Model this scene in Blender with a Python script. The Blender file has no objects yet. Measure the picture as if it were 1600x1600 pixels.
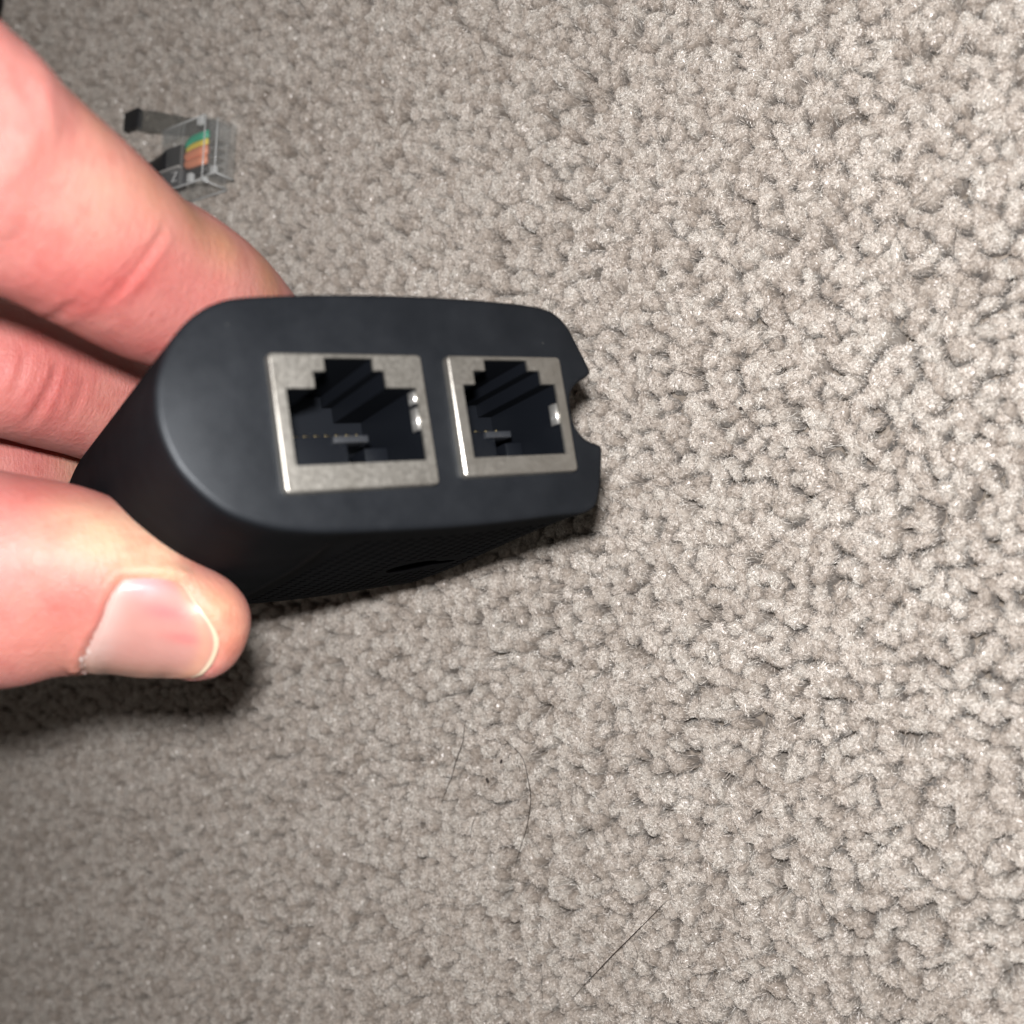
import bpy, bmesh, math, random
import numpy as np
from mathutils import Vector, Matrix, noise
from mathutils.bvhtree import BVHTree
from mathutils.kdtree import KDTree

scene = bpy.context.scene
COL = scene.collection
rnd = random.Random(7)

# ------------------------------------------------------------------ camera, light, exposure
# World: z = 0 is the top of the carpet pile, metres.  The camera hangs 11 cm above it, tilted 34 degrees.
TILT = 0.67                       # tan of the tilt of the floor against the picture plane
D0 = 137.0                        # mm along the optical axis to the carpet
_s = math.hypot(1, TILT)
M = np.array([[1/_s, 0, TILT/_s], [0, 1, 0], [-TILT/_s, 0, 1/_s]])   # camera axes -> world axes
def W(p):                         # point measured from the lens (mm, x right, y up, z towards viewer) -> world metres
    p = np.asarray(p, float)
    return Vector(((M @ (p + np.array([0, 0, D0]))) * 0.001).tolist())
def Wd(d):
    return Vector((M @ np.asarray(d, float)).tolist())
def ray(px, py):
    return np.array([(px-800)/1600., -(py-800)/1600., -1.0])
def at(px, py, depth):            # survey helper: a sight line and a distance (mm) -> point in lens frame
    return ray(px, py)*depth
def on_floor(px, py, z=0.0):      # sight line -> carpet, z in mm above the pile
    r = ray(px, py); n = M[2]
    t = (z - (n @ np.array([0, 0, D0])))/(n @ r)
    return W(r*t)

cam_d = bpy.data.cameras.new('camera'); cam = bpy.data.objects.new('camera', cam_d); COL.objects.link(cam)
cam.matrix_world = Matrix.Translation(W((0, 0, 0))) @ Matrix(M.tolist()).to_4x4()
cam_d.lens = 36; cam_d.sensor_width = 36; cam_d.clip_start = 0.002; cam_d.clip_end = 20
cam_d.dof.use_dof = True; cam_d.dof.focus_distance = 0.122; cam_d.dof.aperture_fstop = 23; cam_d.dof.aperture_blades = 0
scene.camera = cam

world = bpy.data.worlds.new('World'); scene.world = world; world.use_nodes = True
bg = world.node_tree.nodes['Background']
bg.inputs[0].default_value = (1.0, 0.93, 0.84, 1); bg.inputs[1].default_value = 0.12

fl_d = bpy.data.lights.new('phone_flash', 'POINT'); fl = bpy.data.objects.new('phone_flash', fl_d); COL.objects.link(fl)
fl_d.shadow_soft_size = 0.0042; fl_d.energy = 1.36; fl_d.color = (1.0, 0.978, 0.965)
fl.matrix_world = Matrix.Translation(W((-2.5, 12.5, 5.0))) @ Matrix(M.tolist()).to_4x4()
fl.rotation_mode = 'XYZ'

vs = scene.view_settings
vs.view_transform = 'Standard'; vs.look = 'None'; vs.gamma = 1; vs.exposure = 0.0; vs.use_curve_mapping = False
scene.render.engine = 'CYCLES'
scene.cycles.use_denoising = True
scene.cycles.max_bounces = 7; scene.cycles.diffuse_bounces = 4; scene.cycles.glossy_bounces = 3; scene.cycles.transparent_max_bounces = 24
scene.cycles.sample_clamp_indirect = 4.0

# ------------------------------------------------------------------ helpers
def new_obj(name, me, parent=None, mat=None, **props):
    o = bpy.data.objects.new(name, me); COL.objects.link(o)
    if parent is not None: o.parent = parent
    if mat is not None and me is not None: me.materials.append(mat)
    for k, v in props.items(): o[k] = v
    return o
def empty(name, loc, **props):
    o = bpy.data.objects.new(name, None); COL.objects.link(o); o.location = loc; o.empty_display_size = 0.005
    for k, v in props.items(): o[k] = v
    return o
def bm_mesh(bm, name, smooth=False):
    me = bpy.data.meshes.new(name); bm.normal_update(); bm.to_mesh(me); bm.free()
    if smooth:
        for p in me.polygons: p.use_smooth = True
    return me
def py_mesh(name, V, F, smooth=False):
    me = bpy.data.meshes.new(name); me.from_pydata([tuple(v) for v in V], [], F); me.update()
    if smooth:
        for p in me.polygons: p.use_smooth = True
    return me
def smooth_by_angle(me, deg=35):
    for p in me.polygons: p.use_smooth = True
    me.set_sharp_from_angle(angle=math.radians(deg))
class NT:
    def __init__(self, name):
        self.m = bpy.data.materials.new(name); self.m.use_nodes = True
        self.t = self.m.node_tree; self.n = self.t.nodes; self.l = self.t.links
        self.b = self.n['Principled BSDF']; self.o = self.n['Material Output']
    def add(self, typ, **kw):
        n = self.n.new(typ)
        for k, v in kw.items():
            if k.startswith('i_'):
                n.inputs[k[2:].replace('_', ' ')].default_value = v
            else: setattr(n, k, v)
        return n
    def link(self, a, b): self.l.new(a, b)
    def setb(self, **kw):
        for k, v in kw.items(): self.b.inputs[k.replace('_', ' ')].default_value = v
    def coords(self): 
        return self.add('ShaderNodeTexCoord').outputs['Object']
    def noise(self, scale, detail=4, rough=.55, vec=None):
        n = self.add('ShaderNodeTexNoise'); n.inputs['Scale'].default_value = scale
        n.inputs['Detail'].default_value = detail; n.inputs['Roughness'].default_value = rough
        if vec is not None: self.link(vec, n.inputs['Vector'])
        return n
    def ramp(self, fac, stops):
        r = self.add('ShaderNodeValToRGB'); e = r.color_ramp.elements
        while len(e) < len(stops): e.new(.5)
        for el, (p, c) in zip(e, stops):
            el.position = p; el.color = c if len(c) == 4 else (*c, 1)
        self.link(fac, r.inputs[0]); return r
    def bump(self, h, strength, dist, normal=None):
        b = self.add('ShaderNodeBump'); b.inputs['Strength'].default_value = strength; b.inputs['Distance'].default_value = dist
        self.link(h, b.inputs['Height'])
        if normal is not None: self.link(normal, b.inputs['Normal'])
        return b
    def mixc(self, fac, a, b, mode='MIX'):
        m = self.add('ShaderNodeMix', data_type='RGBA', blend_type=mode)
        for s, v in ((m.inputs[0], fac), (m.inputs[6], a), (m.inputs[7], b)):
            if isinstance(v, (int, float)): s.default_value = v
            elif isinstance(v, tuple): s.default_value = v if len(v) == 4 else (*v, 1)
            else: self.link(v, s)
        return m.outputs[2]

# ------------------------------------------------------------------ materials
def mat_fibre():
    t = NT('carpet_fibre')
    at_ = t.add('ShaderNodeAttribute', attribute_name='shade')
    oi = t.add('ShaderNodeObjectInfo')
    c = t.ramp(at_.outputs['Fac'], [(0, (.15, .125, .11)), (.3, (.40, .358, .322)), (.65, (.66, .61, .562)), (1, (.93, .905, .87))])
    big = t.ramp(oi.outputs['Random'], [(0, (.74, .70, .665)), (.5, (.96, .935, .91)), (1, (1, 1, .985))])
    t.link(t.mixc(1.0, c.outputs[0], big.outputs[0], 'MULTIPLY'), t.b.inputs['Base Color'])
    t.setb(Roughness=.34, Specular_IOR_Level=.6, Sheen_Weight=.15, Sheen_Roughness=.4)
    tr = t.add('ShaderNodeBsdfTranslucent'); tr.inputs[0].default_value = (.75, .7, .65, 1)
    mx = t.add('ShaderNodeMixShader'); mx.inputs[0].default_value = .18
    t.link(t.b.outputs[0], mx.inputs[1]); t.link(tr.outputs[0], mx.inputs[2]); t.link(mx.outputs[0], t.o.inputs[0])
    return t.m
def mat_backing():
    t = NT('carpet_backing'); n = t.noise(900, 3, .6, t.coords())
    r = t.ramp(n.outputs['Fac'], [(.3, (.12, .10, .08)), (.7, (.24, .205, .175))]); t.link(r.outputs[0], t.b.inputs['Base Color'])
    t.setb(Roughness=.95); return t.m
def matte(t, gloss, col, rough, normal=None):     # soft-touch plastic: faint even gloss, no rim sheen
    d = t.add('ShaderNodeBsdfDiffuse'); g = t.add('ShaderNodeBsdfGlossy'); mx = t.add('ShaderNodeMixShader'); mx.inputs[0].default_value = gloss
    for sk, v in ((d.inputs['Color'], col), (g.inputs['Roughness'], rough)):
        if isinstance(v, (int, float, tuple)): sk.default_value = v
        else: t.link(v, sk)
    g.inputs['Color'].default_value = (.90, .95, 1, 1)
    if normal is not None: t.link(normal, d.inputs['Normal']); t.link(normal, g.inputs['Normal'])
    t.link(d.outputs[0], mx.inputs[1]); t.link(g.outputs[0], mx.inputs[2]); t.link(mx.outputs[0], t.o.inputs[0]); t.n.remove(t.b)
def mat_inner():
    t = NT('port_inner_plastic'); matte(t, .022, (.004, .0048, .0068, 1), .40); return t.m
def mat_plastic():
    t = NT('soft_black_plastic'); co = t.coords()
    n1 = t.noise(160, 5, .6, co); n2 = t.noise(6500, 3, .6, co); n3 = t.noise(420, 6, .7, co)
    c = t.ramp(n1.outputs['Fac'], [(.25, (.0050, .0058, .0074)), (.55, (.0078, .0088, .0108)), (.8, (.0105, .0118, .0140))])
    # fine pale dust on the rubbery skin
    v = t.add('ShaderNodeTexVoronoi'); v.inputs['Scale'].default_value = 700; t.link(co, v.inputs['Vector'])
    d = t.ramp(v.outputs['Distance'], [(.0, (1, 1, 1)), (.045, (1, 1, 1)), (.075, (0, 0, 0))])
    gate = t.ramp(n3.outputs['Fac'], [(.56, (0, 0, 0)), (.66, (.3, .3, .3))])
    f = t.mixc(1.0, d.outputs[0], gate.outputs[0], 'MULTIPLY')
    t.link(t.mixc(f, c.outputs[0], (.22, .21, .19)), t.b.inputs['Base Color'])
    rr = t.ramp(n3.outputs['Fac'], [(.3, (.38,)*3), (.7, (.52,)*3)]); t.link(rr.outputs[0], t.b.inputs['Roughness'])
    b = t.bump(n2.outputs['Fac'], .25, .00004); t.link(b.outputs[0], t.b.inputs['Normal'])
    matte(t, .0165, t.mixc(f, c.outputs[0], (.22, .21, .19)), rr.outputs[0], b.outputs[0]); return t.m
def mat_simple(name, col, rough=.5, metal=0.0, spec=.5, nscale=None, var=.25):
    t = NT(name)
    if nscale:
        n = t.noise(nscale, 4, .6, t.coords())
        r = t.ramp(n.outputs['Fac'], [(.3, tuple(x*(1-var) for x in col)), (.7, tuple(min(1, x*(1+var)) for x in col))])
        t.link(r.outputs[0], t.b.inputs['Base Color'])
    else: t.setb(Base_Color=(*col, 1))
    t.setb(Roughness=rough, Metallic=metal, Specular_IOR_Level=spec); return t.m
def mat_metal():
    t = NT('nickel_plated_shield'); co = t.coords()
    n = t.noise(330, 6, .65, co); n2 = t.noise(2600, 4, .6, co)
    r = t.ramp(n.outputs['Fac'], [(.3, (.33, .315, .285)), (.55, (.39, .375, .345)), (.75, (.45, .435, .40))])
    t.link(r.outputs[0], t.b.inputs['Base Color'])
    rr = t.ramp(n2.outputs['Fac'], [(.3, (.34,)*3), (.7, (.48,)*3)]); t.link(rr.outputs[0], t.b.inputs['Roughness'])
    b = t.bump(n.outputs['Fac'], .18, .0002); t.link(b.outputs[0], t.b.inputs['Normal'])
    t.setb(Metallic=.93); return t.m
def mat_skin():
    t = NT('skin'); co = t.coords()
    a = t.add('ShaderNodeAttribute', attribute_name='skin_colour')
    n1 = t.noise(330, 5, .6, co); n2 = t.noise(1300, 4, .6, co)
    blot = t.ramp(n1.outputs['Fac'], [(.3, (.90, .70, .69)), (.5, (1, .95, .94)), (.72, (1.0, 1.0, .95))])
    c1 = t.mixc(.8, a.outputs['Color'], blot.outputs[0], 'MULTIPLY')
    fine = t.ramp(n2.outputs['Fac'], [(.3, (.93, .89, .88)), (.7, (1, 1, 1))])
    c2 = t.mixc(.6, c1, fine.outputs[0], 'MULTIPLY')
    t.link(c2, t.b.inputs['Base Color'])
    # skin grain: fine ridges that cross the fingers, and small cells
    vo = t.add('ShaderNodeTexVoronoi', feature='DISTANCE_TO_EDGE'); vo.inputs['Scale'].default_value = 1500; t.link(co, vo.inputs['Vector'])
    b2 = t.bump(vo.outputs['Distance'], .35, .00016)
    FA = Wd((.26, -.16, -.95)).normalized()
    dt = t.add('ShaderNodeVectorMath', operation='DOT_PRODUCT'); t.link(co, dt.inputs[0]); dt.inputs[1].default_value = FA
    sc = t.add('ShaderNodeVectorMath', operation='SCALE'); sc.inputs[0].default_value = FA; t.link(dt.outputs['Value'], sc.inputs['Scale'])
    s2 = t.add('ShaderNodeVectorMath', operation='SCALE'); t.link(sc.outputs[0], s2.inputs[0]); s2.inputs['Scale'].default_value = 7.0
    ad = t.add('ShaderNodeVectorMath', operation='ADD'); t.link(co, ad.inputs[0]); t.link(s2.outputs[0], ad.inputs[1])
    ln = t.noise(420, 5, .65, ad.outputs[0])
    bl = t.bump(ln.outputs['Fac'], .45, .00022, b2.outputs[0])
    b3 = t.bump(n2.outputs['Fac'], .3, .0003, bl.outputs[0])
    t.link(b3.outputs[0], t.b.inputs['Normal'])
    rr = t.ramp(n2.outputs['Fac'], [(.3, (.44,)*3), (.7, (.60,)*3)]); t.link(rr.outputs[0], t.b.inputs['Roughness'])
    t.setb(Subsurface_Weight=.55, Subsurface_Scale=.0013, Specular_IOR_Level=.36)
    t.b.inputs['Subsurface Radius'].default_value = (1.0, .34, .2)
    return t.m
def mat_nail():
    t = NT('nail_plate'); co = t.coords()
    a = t.add('ShaderNodeAttribute', attribute_name='nail_colour')
    n = t.noise(500, 3, .5, co)
    r = t.ramp(n.outputs['Fac'], [(.3, (.92, .88, .88)), (.7, (1, 1, 1))])
    t.link(t.mixc(.7, a.outputs['Color'], r.outputs[0], 'MULTIPLY'), t.b.inputs['Base Color'])
    nb_ = t.noise(900, 3, .5, co); bb = t.bump(nb_.outputs['Fac'], .25, .00015); t.link(bb.outputs[0], t.b.inputs['Normal'])
    t.setb(Roughness=.36, Specular_IOR_Level=.45, Subsurface_Weight=.35, Subsurface_Scale=.0012, Coat_Weight=.12, Coat_Roughness=.3)
    t.b.inputs['Subsurface Radius'].default_value = (1.0, .5, .4)
    return t.m
def mat_clear(name, tint, rough=.06, amount=1.0):
    t = NT(name); t.n.remove(t.b)
    tr = t.add('ShaderNodeBsdfTransparent'); lw = t.add('ShaderNodeLayerWeight'); lw.inputs[0].default_value = .35
    cr = t.ramp(lw.outputs['Facing'], [(0, tint), (.6, tuple(x*.93 for x in tint)), (1, tuple(x*.55 for x in tint))])
    t.link(cr.outputs[0], tr.inputs[0])
    gl = t.add('ShaderNodeBsdfGlossy'); gl.inputs['Roughness'].default_value = rough; gl.inputs[0].default_value = (.95, .97, 1, 1)
    df = t.add('ShaderNodeBsdfDiffuse'); df.inputs[0].default_value = (.75, .76, .76, 1)
    fr = t.ramp(lw.outputs['Facing'], [(0, (.05,)*3), (.6, (.07,)*3), (.85, (.2,)*3), (1, (.6,)*3)])
    m1 = t.add('ShaderNodeMixShader'); m1.inputs[0].default_value = .07*amount
    t.link(tr.outputs[0], m1.inputs[1]); t.link(df.outputs[0], m1.inputs[2])
    m2 = t.add('ShaderNodeMixShader'); t.link(fr.outputs[0], m2.inputs[0]); t.link(m1.outputs[0], m2.inputs[1]); t.link(gl.outputs[0], m2.inputs[2])
    t.link(m2.outputs[0], t.o.inputs[0]); return t.m

FIB = mat_fibre(); BACK = mat_backing(); PLA = mat_plastic(); MET = mat_metal(); SKIN = mat_skin(); NAIL = mat_nail()
INN = mat_inner()
GOLD = mat_simple('gold_contact', (.20, .16, .08), .4, .8)
CHROME = mat_simple('bright_spring', (.86, .85, .82), .34, .9)
RUBBER = mat_simple('cord_black', (.012, .012, .014), .38, 0, .5)
SEAM = mat_simple('seam_black', (.0015, .0015, .002), .9, 0, .1)
CLEAR = mat_clear('clear_plug_plastic', (.985, .99, .988), .19)
LATCH_DARK = mat_clear('shaded_latch_plastic', (.74, .74, .72), .15)  # clear latch, with dark refraction put into its tint
HAIR = mat_simple('dark_hair', (.022, .015, .011), .45)
LINT = mat_simple('dark_lint', (.02, .014, .012), .8)
WGREEN = mat_simple('wire_green', (.03, .36, .22), .4); WYEL = mat_simple('wire_yellow', (.72, .56, .08), .4)
WRED = mat_simple('wire_red', (.74, .27, .15), .4); WBLK = mat_simple('wire_black', (.02, .02, .02), .4)

# ------------------------------------------------------------------ carpet
PILE = 4.2      # mm, depth of pile
bm = bmesh.new()
gx = [-.30+.6*i/24 for i in range(25)]; gv = [[bm.verts.new((x, y, -PILE*.001 + .0004*noise.noise((x*40, y*40, 0)))) for y in gx] for x in gx]
for i in range(24):
    for j in range(24): bm.faces.new((gv[i][j], gv[i+1][j], gv[i+1][j+1], gv[i][j+1]))
new_obj('carpet', bm_mesh(bm, 'carpet', True), None, BACK, kind='structure', label='woven backing of the beige cut pile carpet', category='carpet')

def tuft_variant(seed):
    r = random.Random(seed); V = []; F = []; SH = []
    H = PILE; Rt = 1.02
    sx = r.uniform(.82, 1.22); sy = 1/sx
    ph = [r.uniform(0, 6.28) for _ in range(4)]
    def hull(a): return Rt*(1+.12*math.sin(2*a+ph[0])+.08*math.sin(3*a+ph[1]))
    def lump(x, y): return .16*noise.noise((x*1.5+seed, y*1.5, 0)) + .06*noise.noise((x*4+seed, y*4, 5))
    # core: the packed yarn under the loose tips
    n, rows = 16, [(0, .74), (.35, .86), (.52, .95), (.68, .95), (.82, .90), (.905, .74), (.935, .48), (.95, .2)]
    b0 = len(V)
    for (hz, rr) in rows:
        for i in range(n):
            a = 6.2832*i/n; q = hull(a)*rr*(1+.05*r.uniform(-1, 1))
            x, y = q*math.cos(a)*sx, q*math.sin(a)*sy
            V.append((x, y, H*hz + lump(x, y)*hz + .05*r.uniform(-1, 1)*hz)); SH.append(.15+.35*hz*r.random())  # core colour darkens towards the base, painting crevice shade
    for k in range(len(rows)-1):
        for i in range(n):
            j = (i+1) % n
            F.append((b0+k*n+i, b0+k*n+j, b0+(k+1)*n+j, b0+(k+1)*n+i))
    F.append(tuple(b0+(len(rows)-1)*n+i for i in range(n)))
    # fibres: short bent ends lying over the crown
    for kf in range(370):
        a = r.uniform(0, 6.2832); q = math.sqrt(r.random())*1.0
        R1 = hull(a)*q
        x, y = R1*math.cos(a)*sx, R1*math.sin(a)*sy
        dome = .972-.36*q**4.6
        top = H*dome + lump(x, y)
        sh = min(1, max(0, r.gauss(.56, .33)))
        wd = r.uniform(.022, .039)
        fa = r.uniform(0, 6.2832); fl = r.uniform(.18, .5); ox, oy = math.cos(fa), math.sin(fa)
        outx, outy = math.cos(a)*q*.16, math.sin(a)*q*.16
        rise = r.uniform(-.01, .085)*(2.6 if r.random() < .05 else 1)
        pts = [(x-ox*fl*.3, y-oy*fl*.3, top-.38), (x-ox*fl*.12, y-oy*fl*.12, top-.06), (x+ox*fl*.2+outx*.5, y+oy*fl*.2+outy*.5, top+rise*.8), (x+ox*fl*.6+outx, y+oy*fl*.6+outy, top+rise*.75-.12*q)]
        if kf >= 300:               # strands standing up the flank
            R1 = hull(a)*r.uniform(.93, 1.06); z0 = H*r.uniform(.12, .45); z1 = z0+H*r.uniform(.18, .36); a2 = a+r.gauss(0, .25)
            pts = [(R1*.92*math.cos(a)*sx, R1*.92*math.sin(a)*sy, z0), (R1*1.02*math.cos(a+.3*(a2-a))*sx, R1*1.02*math.sin(a+.3*(a2-a))*sy, z0*.6+z1*.4), (R1*1.04*math.cos(a2)*sx, R1*1.04*math.sin(a2)*sy, z0*.2+z1*.8), (R1*1.12*math.cos(a2)*sx, R1*1.12*math.sin(a2)*sy, z1)]
        b = len(V)
        for k, p in enumerate(pts):
            w = wd*(1.0 if k < 3 else .5)
            q0 = Vector(pts[max(0, k-1)]); q1 = Vector(pts[min(len(pts)-1, k+1)])
            tdir = (q1-q0).normalized(); u = tdir.orthogonal().normalized(); v = tdir.cross(u)
            for m in range(3):
                c = 2.0944*m; o = u*math.cos(c)*w + v*math.sin(c)*w
                V.append((p[0]+o.x, p[1]+o.y, p[2]+o.z)); SH.append(sh)
        for k in range(len(pts)-1):
            for m in range(3):
                m2 = (m+1) % 3
                F.append((b+k*3+m, b+k*3+m2, b+(k+1)*3+m2, b+(k+1)*3+m))
    return V, F, SH

NVAR = 9
V = []; F = []; SH = []; VA = []
for i in range(NVAR):
    v, f, s = tuft_variant(100+i); b = len(V)
    V += [(x*.001, y*.001, z*.001) for x, y, z in v]; F += [tuple(b+q for q in ff) for ff in f]; SH += s; VA += [i]*len(v)
rowdir = math.radians(16); PITCH = 1.60
pts = []; rot = []; scl = []; idx = []
ca, sa = math.cos(rowdir), math.sin(rowdir)
NR = 156
rr_ = random.Random(21)
grid = []
for i in range(-NR, NR):
    shift = rr_.uniform(-.2, .2)
    for j in range(-NR, NR):
        lx = (j + .5*(i & 1) + shift)*PITCH*1.04 + rr_.gauss(0, .26); ly = i*PITCH*.93 + rr_.gauss(0, .22)
        x = lx*ca - ly*sa - 30; y = lx*sa + ly*ca
        x += 1.1*noise.noise((x*.045, y*.045, 3.1)); y += 1.3*noise.noise((x*.05, y*.05, 7.7))
        if -185 < x < 115 and abs(y) < 150: grid.append([x, y])
grid = np.array(grid)
for it in range(3):                 # neighbours press each other apart, so no bare holes stay
    kt = KDTree(len(grid))
    for i, p in enumerate(grid): kt.insert((p[0], p[1], 0), i)
    kt.balance(); mv = np.zeros_like(grid)
    for i, p in enumerate(grid):
        for c, k, d in kt.find_n((p[0], p[1], 0), 7):
            if 1e-6 < d < PITCH*1.06: mv[i] += (p-grid[k])/d*(PITCH*1.06-d)*.32
    grid += mv
for x, y in grid:
    hN = noise.noise((x*.09, y*.09, 1.3))
    s = min(1.3, max(.92, rr_.gauss(1.05, .09)))*.925; an = rr_.gauss(1, .10)
    pts.append((x*.001, y*.001, -PILE*.001 + .00022*hN))
    lean = .13 + .10*noise.noise((x*.06, y*.06, 9.9))
    rot.append((lean + rr_.gauss(0, .15), rr_.gauss(.0, .15), rr_.uniform(0, 6.28)))
    scl.append((s*an, s/an, min(1.12, max(.90, rr_.gauss(1.0, .04))))); idx.append(rr_.randrange(NVAR))
nb = len(V)
me = bpy.data.meshes.new('carpet_pile'); me.from_pydata(V+pts, [], F); me.update()
def put(name, typ, data, key):
    a = me.attributes.new(name, typ, 'POINT'); a.data.foreach_set(key, np.asarray(data, dtype=np.float32 if typ != 'INT' else np.int32).ravel())
put('variant', 'INT', VA+[-1]*len(pts), 'value'); put('shade', 'FLOAT', SH+[0.5]*len(pts), 'value')
put('tuft_rot', 'FLOAT_VECTOR', [(0, 0, 0)]*nb+rot, 'vector'); put('tuft_scale', 'FLOAT_VECTOR', [(1, 1, 1)]*nb+scl, 'vector')
put('tuft_idx', 'INT', [0]*nb+idx, 'value')
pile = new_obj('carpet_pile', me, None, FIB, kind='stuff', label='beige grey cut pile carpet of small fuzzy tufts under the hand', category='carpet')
ng = bpy.data.node_groups.new('scatter_tufts', 'GeometryNodeTree')
ng.interface.new_socket('Geometry', in_out='INPUT', socket_type='NodeSocketGeometry'); ng.interface.new_socket('Geometry', in_out='OUTPUT', socket_type='NodeSocketGeometry')
gi = ng.nodes.new('NodeGroupInput'); go = ng.nodes.new('NodeGroupOutput')
def attr(nm, dt):
    n = ng.nodes.new('GeometryNodeInputNamedAttribute'); n.data_type = dt; n.inputs['Name'].default_value = nm
    return n.outputs['Attribute']
va = attr('variant', 'INT')
def sel(i):
    c = ng.nodes.new('FunctionNodeCompare'); c.data_type = 'INT'; c.operation = 'EQUAL'; ng.links.new(va, c.inputs[2]); c.inputs[3].default_value = i
    s = ng.nodes.new('GeometryNodeSeparateGeometry'); s.domain = 'POINT'; ng.links.new(gi.outputs[0], s.inputs[0]); ng.links.new(c.outputs[0], s.inputs[1])
    return s.outputs[0]
jn = ng.nodes.new('GeometryNodeJoinGeometry')
for i in range(NVAR):
    g = ng.nodes.new('GeometryNodeGeometryToInstance'); ng.links.new(sel(i), g.inputs[0]); ng.links.new(g.outputs[0], jn.inputs[0])
iop = ng.nodes.new('GeometryNodeInstanceOnPoints'); ng.links.new(sel(-1), iop.inputs['Points']); ng.links.new(jn.outputs[0], iop.inputs['Instance'])
iop.inputs['Pick Instance'].default_value = True
ng.links.new(attr('tuft_idx', 'INT'), iop.inputs['Instance Index']); ng.links.new(attr('tuft_scale', 'FLOAT_VECTOR'), iop.inputs['Scale'])
e2r = ng.nodes.new('FunctionNodeEulerToRotation'); ng.links.new(attr('tuft_rot', 'FLOAT_VECTOR'), e2r.inputs[0]); ng.links.new(e2r.outputs[0], iop.inputs['Rotation'])
ng.links.new(iop.outputs[0], go.inputs[0])
md = pile.modifiers.new('tufts', 'NODES'); md.node_group = ng

# ------------------------------------------------------------------ adapter
A = np.array([[0.83797984, 0.06812833, -0.54143174], [-0.15627766, 0.9805806, -0.11848623], [0.52284519, 0.18390275, 0.8323537]])
AC = ray(560, 660)*88.0
rotA = Matrix([[Wd(A[j])[i] for j in range(3)] for i in range(3)])
adapter = empty('network_adapter', W(AC), label='black plastic network adapter with two metal framed sockets, held between thumb and fingers', category='adapter')
adapter.rotation_mode = 'QUATERNION'; adapter.rotation_quaternion = rotA.to_quaternion()
mm = lambda p: (p[0]*.001, p[1]*.001, p[2]*.001)

OUT = [(-16.55, 3.68), (-16.8, .4), (-16.0, -2.66), (-14.8, -4.6), (-13.12, -6.4), (-11.32, -7.6), (-8.6, -8.6), (-5.54, -9.15), (-2.6, -9.42)]
NB = 15; B0, B1 = -.2, 22.0
BOT = [(B0+(B1-B0)*i/NB, -9.5-.25*math.sin(math.pi*min(1, i/NB*1.15))) for i in range(NB+1)]
OUT2 = [(22.9, -9.38), (24.22, -8.64), (25.2, -6.33), (26.0, -3.25), (25.9, -2.85), (25.4, -2.62), (24.2, -2.14), (23.2, -.88), (22.95, .8), (23.29, 2.49), (24.38, 3.6), (25.7, 4.22),
        (26.12, 4.55), (26.15, 4.95), (25.17, 7.45), (24.3, 9.4), (22.87, 10.8), (20.65, 11.41), (16.04, 11.72), (9.5, 11.86), (2.63, 11.75), (-3.39, 11.46), (-8.97, 10.96), (-11.06, 10.37), (-12.6, 9.5), (-14.05, 8.22), (-15.4, 6.4)]
def crom(P, closed, step):
    P = [np.array(p, float) for p in P]; n = len(P); out = []
    rng = range(n) if closed else range(n-1)
    for i in rng:
        g = lambda k: P[k % n] if closed else P[min(n-1, max(0, k))]
        p0, p1, p2, p3 = g(i-1), g(i), g(i+1), g(i+2)
        m = max(1, int(math.ceil(np.linalg.norm(p2-p1)/step)))
        for k in range(m):
            t = k/m
            out.append(.5*((2*p1)+(-p0+p2)*t+(2*p0-5*p1+4*p2-p3)*t*t+(-p0+3*p1-3*p2+p3)*t**3))
    if not closed: out.append(P[-1])
    return out
left = crom([BOT[-1]]+OUT2+OUT+[BOT[0]], False, .7)[1:-1]
ring = [np.array(p) for p in BOT] + left          # counter-clockwise from the vented underside
NRG = len(ring)
nrm = []
for i in range(NRG):
    d = ring[(i+1) % NRG]-ring[i-1]; d /= np.linalg.norm(d); nrm.append(np.array([d[1], -d[0]]))
CEN = np.array([3.0, 1.0])
def sstep(x): x = min(1, max(0, x)); return x*x*(3-2*x)
LEN = 46.0
def shell(i, w, inset=0.0):
    p = ring[i]-nrm[i]*inset
    e = sstep(-w/44.0); d = p-CEN
    q = CEN+d*np.array([1+(.11 if d[0] > 0 else -.01)*e, 1+(.15 if d[1] < 0 else .02)*e])
    return (q[0], q[1], w)
def shell_f(fi, w, depth=0.0):     # fractional position along the underside
    i = int(math.floor(fi)); t = fi-i; a = np.array(shell(i % NRG, w, depth)); b = np.array(shell((i+1) % NRG, w, depth))
    return tuple(a*(1-t)+b*t)
rings = [(0.0, .55), (-.06, .30), (-.22, .10), (-.55, 0.0), (-1.6, 0.0), (-2.8, 0)]
w = -4.0
VW0 = len(rings)
while w > -LEN+2: rings.append((w, 0.0)); w -= 1.5
rings += [(-LEN+1.2, .05), (-LEN+.4, .35), (-LEN, 1.2)]
bm = bmesh.new()
gv = [[bm.verts.new(mm(shell(i, w, ins))) for i in range(NRG)] for (w, ins) in rings]
VW1 = VW0+24; hole_faces = []
KEY = (8, 14, 17, 23)          # cells given over to the hanging slot: i0, i1, ring0, ring1
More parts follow.
